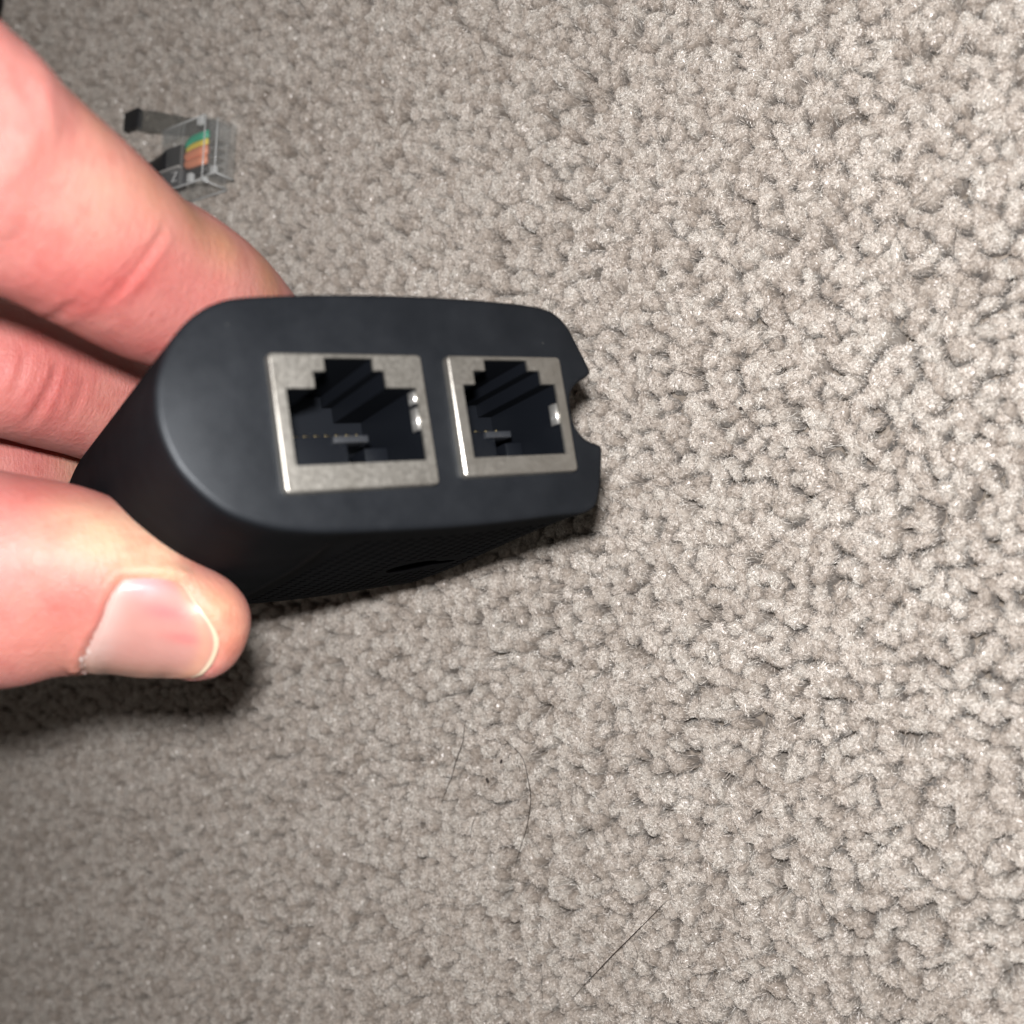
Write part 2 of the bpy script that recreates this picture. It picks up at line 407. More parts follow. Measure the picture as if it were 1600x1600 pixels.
for k in range(len(rings)-1):
    for i in range(NRG):
        j = (i+1) % NRG
        quad = (gv[k][i], gv[k][j], gv[k+1][j], gv[k+1][i])
        vent = VW0 <= k < VW1 and 0 <= i < NB
        if vent and KEY[0] <= i < KEY[1] and k >= KEY[2] and k < KEY[3]: continue
        if vent and i >= 1 and k > VW0:
            w0, w1 = rings[k][0], rings[k+1][0]; off = .0
            hole = []; deep = []
            for q in range(8):
                a = math.radians(225+45*q)
                fi, ww = i+.5+.29*math.cos(a), (w0+w1)/2-(w1-w0)*(-.29)*math.sin(a)*-1
                hole.append(bm.verts.new(mm(shell_f(fi, ww)))); deep.append(bm.verts.new(mm(shell_f(fi, ww, .9))))
            cs = quad
            # hole[0] sits at the (-,-) corner: order corners to match
            c4 = []
            for q in (0, 2, 4, 6):
                c4.append(min(cs, key=lambda vv: (vv.co-hole[q].co).length))
            for q in range(4):
                a0, a1 = 2*q, (2*q+2) % 8; mid = 2*q+1
                bm.faces.new((c4[q], c4[(q+1) % 4], hole[a1], hole[mid], hole[a0]))
            for q in range(8):
                hole_faces.append(bm.faces.new((hole[q], hole[(q+1) % 8], deep[(q+1) % 8], deep[q])))
            hole_faces.append(bm.faces.new(deep))
        else:
            bm.faces.new(quad)
# hanging slot (keyhole) in the underside
bnd = []
i0, i1, k0, k1 = KEY
for i in range(i0, i1): bnd.append((i, k0))
for k in range(k0, k1): bnd.append((i1, k))
for i in range(i1, i0, -1): bnd.append((i, k1))
for k in range(k1, k0, -1): bnd.append((i0, k))
wk = lambda k: rings[k][0]
kc_i, kc_w = i0+2.3, (wk(k0)+wk(k1))/2
du = (B1-B0)/NB
key2 = []
for q in range(18):
    a = math.radians(30+300*q/17); key2.append((kc_i+2.9*math.cos(a)/du, kc_w+3.2*math.sin(a)))
key2 += [(i1-.35, kc_w-.9), (i1-.15, kc_w), (i1-.35, kc_w+.9)]
b2 = bmesh.new()
def loop2(bmx, P):
    vv = [bmx.verts.new((p[0]*du, p[1], 0)) for p in P]
    for a in range(len(vv)): bmx.edges.new((vv[a], vv[(a+1) % len(vv)]))
    return vv
loop2(b2, [(i, wk(k)) for i, k in bnd]); loop2(b2, key2)
bmesh.ops.triangle_fill(b2, use_beauty=True, use_dissolve=False, edges=b2.edges[:])
b2.verts.ensure_lookup_table()
bv = [gv[k][i] for i, k in bnd]; kv = [bm.verts.new(mm(shell_f(p[0], p[1]))) for p in key2]; kd = [bm.verts.new(mm(shell_f(p[0], p[1], 2.2))) for p in key2]
allv = bv+kv
for f in b2.faces:
    c = f.calc_center_median()
    try: bm.faces.new([allv[v.index] for v in f.verts])
    except ValueError: pass
b2.free()
for q in range(len(kv)): hole_faces.append(bm.faces.new((kv[q], kv[(q+1) % len(kv)], kd[(q+1) % len(kv)], kd[q])))
hole_faces.append(bm.faces.new(kd))
for f in hole_faces: f.material_index = 1  # blacker material on hole walls puts the recess shade into the colour
bm.faces.new(gv[-1])
# front face with the two socket cut-outs
FR1 = (-7.6, 6.62, -6.0, 5.92); FR2 = (9.2, 21.9, -5.5, 5.92)
b2 = bmesh.new(); b2v = []
for P in ([tuple(v.co)[:2] for v in gv[0]], ):
    vv = [b2.verts.new((p[0]*1000, p[1]*1000, 0)) for p in P]; b2v += vv
    for a in range(len(vv)): b2.edges.new((vv[a], vv[(a+1) % len(vv)]))
hv = []; hd = []
for (x0, x1, y0, y1) in (FR1, FR2):
    c = [(x0+.15, y0+.15), (x1-.15, y0+.15), (x1-.15, y1-.15), (x0+.15, y1-.15)]
    vv = [b2.verts.new((p[0], p[1], 0)) for p in c]
    for a in range(4): b2.edges.new((vv[a], vv[(a+1) % 4]))
    hv.append([bm.verts.new(mm((p[0], p[1], 0))) for p in c]); hd.append([bm.verts.new(mm((p[0], p[1], -3.0))) for p in c])
b2.verts.ensure_lookup_table(); b2.verts.index_update()
bmesh.ops.triangle_fill(b2, use_beauty=True, use_dissolve=False, edges=b2.edges[:])
allv = list(gv[0])+hv[0]+hv[1]
for f in b2.faces:
    try: bm.faces.new([allv[v.index] for v in f.verts])
    except ValueError: pass
b2.free()
for h_, d_ in zip(hv, hd):
    for a in range(4): bm.faces.new((h_[a], h_[(a+1) % 4], d_[(a+1) % 4], d_[a]))
bmesh.ops.recalc_face_normals(bm, faces=bm.faces[:])
me = bm_mesh(bm, 'housing'); smooth_by_angle(me, 32)
me.materials.append(PLA); me.materials.append(SEAM)
new_obj('housing', me, adapter, None, label='matt black housing with rounded end, notched end and vented underside')

# seam that borders the vented panel
def tube_mesh(name, P, rad, seg=8, taper=None, flat=1.0):
    V = []; F = []; P = [Vector(p) for p in P]; n = len(P); up = None
    for k, p in enumerate(P):
        t = (P[min(n-1, k+1)]-P[max(0, k-1)]).normalized()
        if up is None: up = t.orthogonal().normalized()
        up = (up-t*up.dot(t)).normalized(); v = t.cross(up)
        r = rad*(taper[k] if taper else 1)
        for s in range(seg):
            a = 2*math.pi*s/seg; V.append(p+up*math.cos(a)*r+v*math.sin(a)*r*flat)
    for k in range(n-1):
        for s in range(seg):
            s2 = (s+1) % seg; F.append((k*seg+s, k*seg+s2, (k+1)*seg+s2, (k+1)*seg+s))
    F.append(tuple(range(seg))[::-1]); F.append(tuple((n-1)*seg+s for s in range(seg)))
    return py_mesh(name, V, F, True)
sp = []
for q in range(24):
    t = q/23; w = -1.6-t*(LEN-5)
    i = (NRG-3+3.0*sstep(t*1.6))
    a = np.array(shell_f(i % NRG if i < NRG-1e-6 else 0.0, w, .12)) if i < NRG-1 else np.array(shell_f(NRG-1+.001, w, .12))
    sp.append(mm(a))
new_obj('panel_seam', tube_mesh('panel_seam', sp, .00042, 8, [min(1, .1+q/6) for q in range(24)]), adapter, SEAM, label='dark seam along the edge of the vented underside')

def box_bm(bm, x0, x1, y0, y1, z0, z1, bevel=0):
    vs_ = [bm.verts.new(mm(p)) for p in ((x0, y0, z0), (x1, y0, z0), (x1, y1, z0), (x0, y1, z0), (x0, y0, z1), (x1, y0, z1), (x1, y1, z1), (x0, y1, z1))]
    fs = [bm.faces.new([vs_[i] for i in f]) for f in ((3, 2, 1, 0), (4, 5, 6, 7), (0, 1, 5, 4), (1, 2, 6, 5), (2, 3, 7, 6), (3, 0, 4, 7))]
    if bevel:
        es = list({e for f in fs for e in f.edges})
        bmesh.ops.bevel(bm, geom=es, offset=bevel*.001, segments=4 if bevel > .3 else 2, affect='EDGES', profile=.6)
def box_obj(name, parent, mat, *args, bevel=.08, **props):
    bm = bmesh.new(); box_bm(bm, *args, bevel=bevel); bmesh.ops.recalc_face_normals(bm, faces=bm.faces[:])
    me = bm_mesh(bm, name); smooth_by_angle(me, 40); return new_obj(name, me, parent, mat, **props)

def socket(name, FR, OP, label, ncon, seed):
    x0, x1, y0, y1 = FR; PR = .85
    # pressed metal shield: rounded outer edge, stepped opening, rolled inner lip
    bm = bmesh.new()
    def rrect(ins, w, rad):
        P = []
        for cx, cy, a0 in ((x1-rad, y0+rad, -90), (x1-rad, y1-rad, 0), (x0+rad, y1-rad, 90), (x0+rad, y0+rad, 180)):
            for s in range(4):
                a = math.radians(a0+30*s); P.append((cx+(rad-ins)*math.cos(a), cy+(rad-ins)*math.sin(a), w))
        return P
    lv = [[bm.verts.new(mm(p)) for p in rrect(ins, w, .45)] for ins, w in ((0, -2.5), (0, PR-.42), (.03, PR-.22), (.10, PR-.07), (.22, PR))]
    for a, b in zip(lv, lv[1:]):
        for i in range(len(a)): bm.faces.new((a[i], a[(i+1) % len(a)], b[(i+1) % len(a)], b[i]))
    ov = [[bm.verts.new(mm((p[0], p[1], w))) for p in OP] for w in (PR, .52)]
    b2 = bmesh.new()
    for L in (lv[-1], ov[0]):
        vv = [b2.verts.new((v.co.x*1000, v.co.y*1000, 0)) for v in L]
        for i in range(len(vv)): b2.edges.new((vv[i], vv[(i+1) % len(vv)]))
    b2.verts.index_update(); bmesh.ops.triangle_fill(b2, use_beauty=True, use_dissolve=False, edges=b2.edges[:])
    allv = list(lv[-1])+list(ov[0])
    for f in b2.faces:
        try: bm.faces.new([allv[v.index] for v in f.verts])
        except ValueError: pass
    b2.free()
    n = len(OP)
    lip = [e for e in bm.edges if e.verts[0] in ov[0] and e.verts[1] in ov[0]]
    for i in range(n): bm.faces.new((ov[0][i], ov[0][(i+1) % n], ov[1][(i+1) % n], ov[1][i]))
    bmesh.ops.recalc_face_normals(bm, faces=bm.faces[:])
    me = bm_mesh(bm, name); smooth_by_angle(me, 30)
    port = new_obj(name, me, adapter, MET, label=label)
    # moulded cavity
    bm = bmesh.new(); DEP = 11.5
    sh = [(p[0]*1.0, p[1]) for p in OP]
    a = [bm.verts.new(mm((p[0], p[1], .54))) for p in sh]; b = [bm.verts.new(mm((p[0], p[1], -DEP))) for p in sh]
    for i in range(n): bm.faces.new((a[i], a[(i+1) % n], b[(i+1) % n], b[i]))
    bm.faces.new(b)
    xs = [p[0] for p in OP]; ox0, ox1 = min(xs), max(xs); ys = [p[1] for p in OP]; oy0, oy1 = min(ys), max(ys)
    wd = ox1-ox0
    box_bm(bm, ox0+.05, ox0+wd*.62, oy0+.05, oy0+3.9, -DEP+.1, -5.2, .15)
    box_bm(bm, ox0+wd*.80, ox1-.05, oy0+.05, oy0+2.9, -DEP+.1, -6.4, .15)
    bmesh.ops.recalc_face_normals(bm, faces=bm.faces[:])
    me = bm_mesh(bm, 'cavity'); smooth_by_angle(me, 30); new_obj('cavity', me, port, INN, label='black moulded inside of the socket')
    box_obj('guide_tab', port, mat_tab, ox0+wd*.50, ox0+wd*.78, oy0+3.1, oy0+3.75, -7.4, -4.7, bevel=.1)
    for q in range(ncon):
        cx = ox0+wd*(.20+.60*q/(ncon-1))
        P = [mm((cx, oy0+5.0, -DEP+.4)), mm((cx, oy0+4.9, -9.5)), mm((cx, oy0+4.5, -8.4)), mm((cx, oy0+4.4, -7.9)), mm((cx, oy0+4.5, -7.6))]
        new_obj('contact_wire', tube_mesh('contact_wire', P, .00011, 6), port, GOLD)
    return port
mat_tab = mat_simple('guide_tab_plastic', (.02, .022, .026), .4)
OP1 = [(-6.45, -3.75), (5.65, -3.75), (5.65, 2.85), (2.75, 2.85), (2.75, 4.38), (1.75, 4.38), (1.75, 5.5), (-2.8, 5.5), (-2.8, 4.32), (-3.9, 4.32), (-3.9, 2.85), (-6.45, 2.85)]
OP2 = [(10.45, -3.75), (20.8, -3.75), (20.8, 3.15), (19.2, 3.15), (19.2, 4.48), (17.9, 4.48), (17.9, 5.5), (13.05, 5.5), (13.05, 4.45), (11.75, 4.45), (11.75, 3.15), (10.45, 3.15)]
p1 = socket('ethernet_socket', FR1, OP1, 'larger metal framed eight pin socket near the rounded end', 8, 1)
p2 = socket('phone_socket', FR2, OP2, 'smaller metal framed six pin socket near the notched end', 6, 2)
def spring(parent, u, v0, v1, w0, w1, bulge):
    V = []; n = 7
    for i in range(n):
        t = i/(n-1); w_ = w0+(w1-w0)*t; b = bulge*math.sin(math.pi*(t*.8+.05))
        for vv in (v0, v1): V.append(mm((u-.03-b, vv, w_)))
    F = [(2*i, 2*i+1, 2*i+3, 2*i+2) for i in range(n-1)]
    me = py_mesh('spring_tab', V, F, True); o = new_obj('spring_tab', me, parent, CHROME)
    s = o.modifiers.new('thick', 'SOLIDIFY'); s.thickness = .00018
spring(p1, 5.62, 1.5, 2.6, .55, -.7, .26); spring(p1, 5.62, -.9, 1.1, .55, -.7, .26)
spring(p2, 20.78, -.7, 1.3, .55, -.7, .28)

# ------------------------------------------------------------------ hand
def frame_rings(stations, dorsal, seg=40, tip=True, step=.7):
    C = [np.array(s[0], float) for s in stations]; Rr = [np.array(s[1:], float) for s in stations]
    pts = []; rad = []
    n = len(C)
    for i in range(n-1):
        g = lambda L, k: L[min(n-1, max(0, k))]
        m = max(2, int(np.linalg.norm(C[i+1]-C[i])/step))
        for k in range(m):
            t = k/m; r = []
            for L in (C, Rr):
                a, b, c, d = g(L, i-1), g(L, i), g(L, i+1), g(L, i+2)
                r.append(.5*((2*b)+(-a+c)*t+(2*a-5*b+4*c-d)*t*t+(-a+3*b-3*c+d)*t**3))
            pts.append(r[0]); rad.append(r[1])
    pts.append(C[-1]); rad.append(Rr[-1])
    out = []; D = np.array(dorsal, float)
    def ringat(p, t, rr):
        d = D-t*(D@t); d /= np.linalg.norm(d); l = np.cross(t, d)
        R = []
        for s in range(seg):
            a = 2*math.pi*s/seg; ca_, sa_ = math.cos(a), math.sin(a)
            e = 2.25; q = (abs(ca_)**e+abs(sa_)**e)**(-1/e)
            R.append(p+l*(rr[0]*ca_*q)+d*((rr[1] if sa_ > 0 else rr[2])*sa_*q))
        return R
    N = len(pts)
    for k in range(N):
        t = pts[min(N-1, k+1)]-pts[max(0, k-1)]; t = t/np.linalg.norm(t); out.append(ringat(pts[k], t, rad[k]))
    # rounded tip
    L = stations[-1][1]*1.05; tt = t
    for q in range(1, 9):
        a = math.pi/2*q/8.4; out.append(ringat(pts[-1]+tt*L*math.sin(a), tt, rad[-1]*max(.05, math.cos(a)**.85)))
    t0 = pts[1]-pts[0]; t0 /= np.linalg.norm(t0); pre = []
    for q in range(7, 0, -1):
        a = math.pi/2*q/7.4; pre.append(ringat(pts[0]-t0*rad[0][0]*.8*math.sin(a), t0, rad[0]*max(.05, math.cos(a))))
    return pre+out
def add_loft(bm, stations, dorsal, **kw):
    R = frame_rings(stations, dorsal, **kw)
    vv = [[bm.verts.new(W(p)) for p in r] for r in R]; n = len(vv[0])
    for a, b in zip(vv, vv[1:]):
        for i in range(n): bm.faces.new((a[i], a[(i+1) % n], b[(i+1) % n], b[i]))
    bm.faces.new(vv[0][::-1]); bm.faces.new(vv[-1])

def st(px, py, d, hw, dors=None, palm=None):     # sight line, distance, half width in sight units
    r = hw*d/1600.
    return (at(px, py, d), r, r*(dors or 1), r*(palm or 1))
bm = bmesh.new()
# thumb
add_loft(bm, [((-112, -2, -116), 15, 13, 14), ((-88, -7, -104), 12.5, 11.5, 12.5), ((-66, -7.2, -97.5), 10.8, 9.6, 10.2),
              st(-95, 905, 95, 176, .88, .95), st(0, 908, 95.5, 170, .86, .95), st(100, 911, 96.5, 152, .84, .95), st(195, 935, 97.5, 131, .80, .95), st(255, 962, 98, 110, .78, .95), st(292, 976, 98.3, 92, .78, .95)], (.02, -.40, .91))
# index
add_loft(bm, [((-108, 14, -112), 13, 12, 13), ((-84, 30, -93), 11.5, 10.5, 11), ((-62, 35, -78), 9.8, 9.6, 9.8), (at(-150, 174, 74), 9.1, 9.1, 9.1), (at(-50, 244, 78), 8.9, 8.9, 8.9),
              st(97, 337, 85.5, 153, 1.0, 1.0), st(206, 419, 94, 134, 1, .97), st(268, 445, 99, 130, .97, 1.0), st(320, 469, 104, 118, .95, 1), st(385, 520, 114, 103, .9, 1)], (.35, .75, .5))
# middle
add_loft(bm, [((-112, 8, -122), 13, 12, 13), ((-85, 18, -112), 10.5, 10, 10.5), ((-66, 16, -108), 8.8, 8.8, 8.8), st(-20, 575, 109, 106, 1, 1), st(70, 598, 114, 101, 1, 1), st(185, 640, 123, 92, 1, 1), st(255, 690, 134, 82, 1, 1)], (.2, .8, -.3))
# ring
add_loft(bm, [((-114, 0, -134), 12, 12, 12), ((-90, 8, -128), 9.8, 9.8, 9.8), ((-70, 6, -122), 8.2, 8.2, 8.2), st(-30, 738, 122, 86, 1, 1), st(50, 752, 127, 80, 1, 1), st(92, 766, 130, 64, 1, 1)], (.2, .8, -.3))
# little finger
add_loft(bm, [((-116, -8, -144), 11, 11, 11), ((-94, -4, -142), 8.5, 8.5, 8.5), ((-78, -6, -138), 7.2, 7.2, 7.2), ((-66, -9, -136), 6.6, 6.6, 6.6), ((-58, -11, -136), 5.6, 5.6, 5.6)], (.2, .8, -.3))
# palm, heel of the hand and wrist
add_loft(bm, [((-190, 2, -135), 26, 18, 18), ((-160, 2, -132), 27, 18, 18), ((-135, 3, -126), 32, 16, 17), ((-112, 5, -120), 33, 15, 15), ((-100, 7, -116), 28, 12, 12)], (-.1, .95, .3), step=3)
bmesh.ops.recalc_face_normals(bm, faces=bm.faces[:])
me0 = bm_mesh(bm, 'hand_lofts'); tmp = bpy.data.objects.new('hand_build', me0); COL.objects.link(tmp)
rm = tmp.modifiers.new('r', 'REMESH'); rm.mode = 'VOXEL'; rm.voxel_size = .00050; rm.use_smooth_shade = True
sm = tmp.modifiers.new('s', 'SMOOTH'); sm.factor = .5; sm.iterations = 12
dg = bpy.context.evaluated_depsgraph_get(); me = bpy.data.meshes.new_from_object(tmp.evaluated_get(dg)); me.name = 'hand'
bpy.data.objects.remove(tmp); bpy.data.meshes.remove(me0)
def bvh_of(me): return BVHTree.FromPolygons([v.co.copy() for v in me.vertices], [p.vertices[:] for p in me.polygons])
bvh = bvh_of(me)
LENS = W((0, 0, 0))
def hit(px, py):
    d = (W(ray(px, py)*100)-LENS).normalized(); h = bvh.ray_cast(LENS, d)
    if h[0] is not None: return h[0], h[1]
    best = None
    for q in range(60, 150):
        p = LENS+d*(q*.001); r = bvh.find_nearest(p)
        if best is None or r[3] < best[2]: best = (r[0], r[1], r[3])
    return best[0], best[1]
nv = len(me.vertices)
co = np.empty(nv*3, np.float32); me.vertices.foreach_get('co', co); co = co.reshape(-1, 3).astype(np.float64)
no = np.array([v.normal[:] for v in me.vertices])

# thumb nail: surveyed rim, carried onto the thumb
cut = crom([(189, 907), (170, 937), (158, 972), (140, 1004), (128, 1034), (130, 1052)], False, 4)
fre = crom([(283, 910), (309, 947), (330, 975), (341, 1000), (334, 1028), (319, 1048), (303, 1060)], False, 4)
def res(P, n):
    P = np.array(P); d = np.r_[0, np.cumsum(np.linalg.norm(np.diff(P, axis=0), axis=1))]; q = np.linspace(0, d[-1], n)
    return np.stack([np.interp(q, d, P[:, 0]), np.interp(q, d, P[:, 1])], 1)
NBn, NAn = 26, 34
cu, fr_ = res(cut, NBn), res(fre, NBn)
G = np.zeros((NAn, NBn, 3)); GN = np.zeros((NAn, NBn, 3))
for a in range(NAn):
    for b in range(NBn):
        t = a/(NAn-1); p = cu[b]*(1-t)+fr_[b]*t
        bow = 4*t*(1-t); p = p+np.array([0, (-5 if b < NBn/2 else 4)*bow*abs(b/(NBn-1)-.5)*2])
        h, n = hit(*p); G[a, b] = h; GN[a, b] = n
for it in range(14):
    g2 = G.copy(); g2[1:-1, 1:-1] = (G[:-2, 1:-1]+G[2:, 1:-1]+G[1:-1, :-2]+G[1:-1, 2:])/4; G = g2
    n2 = GN.copy(); n2[1:-1, 1:-1] = (GN[:-2, 1:-1]+GN[2:, 1:-1]+GN[1:-1, :-2]+GN[1:-1, 2:])/4; GN = n2
GN /= np.linalg.norm(GN, axis=2, keepdims=True)

# nail bed and fold pressed into the skin
kd = KDTree(NAn*NBn)
for a in range(NAn):
    for b in range(NBn): kd.insert(Vector(G[a, b]), a*NBn+b)
kd.balance()
disp = np.zeros(nv)
ctr = G.reshape(-1, 3).mean(0)
for i in np.where(np.linalg.norm(co-ctr, axis=1) < .013)[0]:
    c, ix, d = kd.find(Vector(co[i])); a, b = divmod(ix, NBn); d *= 1000
    edge = a == 0 or b == 0 or b == NBn-1
    tipe = a == NAn-1
    if not edge and not tipe and d < .9: disp[i] -= .42
    elif b == NBn-1: disp[i] -= .38*math.exp(-(d/1.3)**2)
    elif edge and d < 2.6: disp[i] += .42*math.exp(-((d-.75)/.62)**2) - .25*math.exp(-(d/.3)**2)
    elif tipe and d < 1.5: disp[i] -= .40*math.exp(-(d/.6)**2)
# creases (survey lines on the skin): depth mm, half width mm
def crease(P, depth, hw, shoulder=.5):
    L = [np.array(hit(*p)[0]) for p in crom(P, False, 3)]
    L = np.array(L); c = L.mean(0); R0 = np.linalg.norm(L-c, axis=1).max()+hw*.006
    ids = np.where(np.linalg.norm(co-c, axis=1) < R0)[0]
    for i in ids:
        dd = np.linalg.norm(L-co[i], axis=1); k = dd.argmin(); d = dd[k]*1000; fade = min(1, (min(k, len(L)-1-k)+1)/(len(L)*.25))
        if d < hw*5: disp[i] += fade*(-depth*math.exp(-(d/hw)**2)+depth*shoulder*math.exp(-((d-2.2*hw)/hw)**2))
crease([(262, 352), (246, 378), (222, 412), (190, 448), (160, 478)], .26, .42, .45)
crease([(234, 362), (218, 392), (192, 424), (160, 452)], .12, .35)
crease([(120, 470), (90, 492), (60, 505)], .18, .5)
crease([(30, 120), (60, 180), (70, 240)], .10, .6)
crease([(92, 562), (82, 600), (60, 640), (40, 668)], .30, .5)
crease([(108, 575), (98, 610), (82, 645)], .16, .35)
crease([(132, 590), (122, 625), (104, 660)], .14, .35)
crease([(40, 545), (34, 580), (20, 620)], .18, .4)
crease([(30, 690), (52, 700), (80, 712)], .12, .35)
crease([(20, 850), (30, 900), (24, 950), (10, 1000)], .14, .8)
crease([(60, 900), (66, 950), (54, 1000)], .10, .6)
for i in range(nv):          # gentle unevenness of flesh
    x, y, z = co[i]*90; disp[i] += .16*noise.noise((x, y, z)) + .05*noise.noise((x*3.3, y*3.3, z*3.3))
co2 = co+no*(disp*.001)[:, None]
me.vertices.foreach_set('co', co2.astype(np.float32).ravel()); me.update()

# colour of the flesh: flushed where blood gathers, pale where squeezed, tan where edge shading is painted
base = np.array([.46, .195, .175])
colr = np.tile(base, (nv, 1))
def spot(px, py, rad, c, k):
    h, n = hit(px, py); d = np.linalg.norm(co-np.array(h), axis=1)*1000
    f = (k*np.exp(-(d/rad)**2))[:, None]; colr[:] = colr*(1-f)+np.array(c)*f
RED = (.38, .09, .085); PALE = (.50, .33, .225); TAN = (.34, .175, .095); PINK = (.48, .20, .18)
for a in ((50, 240, 10, (.37, .145, .13), .8), (170, 300, 5, PALE, .25), (180, 445, 3.2, RED, .75), (130, 470, 3.2, RED, .6), (60, 450, 4, RED, .55), (235, 420, 2.4, RED, .6), (290, 440, 4, RED, .35), (225, 540, 4.0, RED, .55),  # first spot darkens the near index skin against flash burn-out
          (300, 340, 3.2, TAN, .7), (350, 380, 3, TAN, .7), (420, 430, 3.4, TAN, .75), (240, 290, 3, TAN, .5), (150, 190, 3, TAN, .35),  # tan spots paint the shading along the finger's upper edge
          (40, 580, 6, RED, .55), (110, 620, 5, RED, .6), (170, 640, 4, (.42, .19, .155), .5), (60, 700, 6, RED, .4), (120, 735, 3, PALE, .55),
          (60, 770, 4, RED, .6), (120, 785, 4, RED, .55), (185, 850, 5.0, PALE, .95), (130, 840, 4.0, PALE, .7), (250, 885, 3.6, PALE, .85), (110, 950, 3.6, RED, .62), (140, 925, 2.6, RED, .4), (60, 1000, 5, (.46, .18, .135), .5),
          (340, 950, 3.2, (.56, .30, .185), .8), (365, 1000, 3, (.52, .245, .165), .7), (30, 900, 6, PINK, .4), (150, 1045, 3, TAN, .4)):
    spot(*a)
ca_ = me.color_attributes.new('skin_colour', 'FLOAT_COLOR', 'POINT')
ca_.data.foreach_set('color', np.c_[colr, np.ones(nv)].astype(np.float32).ravel())
for p in me.polygons: p.use_smooth = True
hand = new_obj('hand', me, None, SKIN, label='bare hand reaching in from the left, pinching the black adapter', category='hand')

# nail plate
def nail_solid(name, a0, a1, lift, thick, mat, colf, parent, jag=0):
    V = []; F = []; Cc = []
    na = a1-a0
    for lay in (0, 1):
        for a in range(a0, a1):
            for b in range(NBn):
                t = a/(NAn-1); ub = abs(b/(NBn-1)-.5)*2
                sink = .30*max(0, ub-.82)/.18 + .30*max(0, .06-t)/.06
                h = (lift-sink-lay*thick)*.001
                V.append(G[a, b]+GN[a, b]*h); Cc.append((*colf(t, b/(NBn-1)), 1))
    q = na*NBn
    for i in range(na-1):
        for b in range(NBn-1):
            k = i*NBn+b
            F.append((k, k+1, k+NBn+1, k+NBn)); F.append((q+k, q+k+NBn, q+k+NBn+1, q+k+1))
    for i in range(na-1):
        for b in (0, NBn-1):
            k = i*NBn+b; F.append((k, k+NBn, q+k+NBn, q+k))
    for b in range(NBn-1):
        for i in (0, na-1):
            k = i*NBn+b; F.append((k, k+1, q+k+1, q+k))
    m = py_mesh(name, V, F); bmx = bmesh.new(); bmx.from_mesh(m); bmesh.ops.recalc_face_normals(bmx, faces=bmx.faces[:]); bmx.to_mesh(m); bmx.free()
    smooth_by_angle(m, 50)
    c = m.color_attributes.new('nail_colour', 'FLOAT_COLOR', 'POINT'); c.data.foreach_set('color', np.array(Cc, np.float32).ravel())
    return new_obj(name, m, parent, mat)
def nail_col(t, b):
    c = np.array([.41, .205, .18])
    def bl(c, k, col): return c*(1-k)+np.array(col)*k
    c = bl(c, .85*math.exp(-((t-.60)/.22)**2-((b-.33-.1*(t-.6))/.09)**2), (.46, .135, .14))
    c = bl(c, .8*math.exp(-((t-.78)/.2)**2-((b-.58-.08*(t-.78))/.045)**2), (.45, .125, .125))
    c = bl(c, .7*math.exp(-((t-.4)/.35)**2-((b-.06)/.13)**2), (.55, .27, .30))
    c = bl(c, .6*math.exp(-((t-.05)/.14)**2), (.50, .37, .34))
    c = bl(c, .6*math.exp(-((b-.97)/.14)**2), (.42, .24, .17))
    c = bl(c, .6*math.exp(-((t-.92)/.07)**2), (.52, .27, .18))
    return tuple(c)
nail = nail_solid('thumbnail', 0, NAn-1, .22, .30, NAIL, nail_col, hand)
nail['label'] = 'pink thumbnail facing the camera'
nail_solid('free_edge', NAn-2, NAn, .24, .36, NAIL, lambda t, b: (.56, .43, .31), nail)
# ragged dry cuticle
rc = random.Random(5); V = []; F = []
for b in sorted(rc.uniform(0, 1)**.35*(NBn-1.01) for _ in range(16)):
    i = int(min(NBn-2, math.floor(b))); t = b-i
    p = G[0, i]*(1-t)+G[0, i+1]*t; n = GN[0, i]*(1-t)+GN[0, i+1]*t
    ax = G[2, i]-G[0, i]; ax /= np.linalg.norm(ax); la = G[0, i+1]-G[0, i]; la /= np.linalg.norm(la)
    big = .25+1.1*(b/NBn)**3
    for q in range(1+rc.randrange(2)):
        o = p+n*.00016+ax*rc.uniform(-.0002, .0004)*big; s = (.00010+.00035*rc.random()**2.5)*big*1.3
        k = len(V); V += [o-la*s, o+la*s*.8, o+la*s*.3+ax*s*rc.uniform(.4, 1.4)+n*s*rc.uniform(.1, .6), o-la*s*.5-ax*s*.6]; F += [(k, k+1, k+2), (k, k+1, k+3)]
CUT = mat_simple('dry_cuticle', (.52, .40, .37), .6)
new_obj('cuticle', py_mesh('cuticle', V, F), nail, CUT, label='dry white flakes of cuticle')

# tip of a nail on the ring finger, just showing beyond the adapter
hp, hn = hit(128, 722)
ax = (W(at(150, 742, 131))-W(at(60, 722, 127))).normalized(); la = ax.cross(hn).normalized()
V = []; F = []
for lay in (0, 1):
    for i in range(7):
        for j in range(9):
            x = (i/6-.75)*7.0; y = (j/8-.5)*7.5
            V.append(hp+ax*x*.001+la*y*.001+hn*(.25-.075*y*y*.5-lay*.3-.012*x*x)*.001)
for i in range(6):
    for j in range(8):
        k = i*9+j; F += [(k, k+1, k+10, k+9), (63+k, 63+k+9, 63+k+10, 63+k+1)]
for i in range(6):
    for j in (0, 8): k = i*9+j; F.append((k, k+9, 72+k, 63+k))
for j in range(8):
    for i in (0, 6): k = i*9+j; F.append((k, k+1, 64+k, 63+k))
m = py_mesh('fingernail', V, F, True); c = m.color_attributes.new('nail_colour', 'FLOAT_COLOR', 'POINT')
c.data.foreach_set('color', np.array([(.55, .42, .32, 1)]*len(V), np.float32).ravel())
new_obj('fingernail', m, hand, NAIL, label='pale edge of a fingernail behind the adapter')

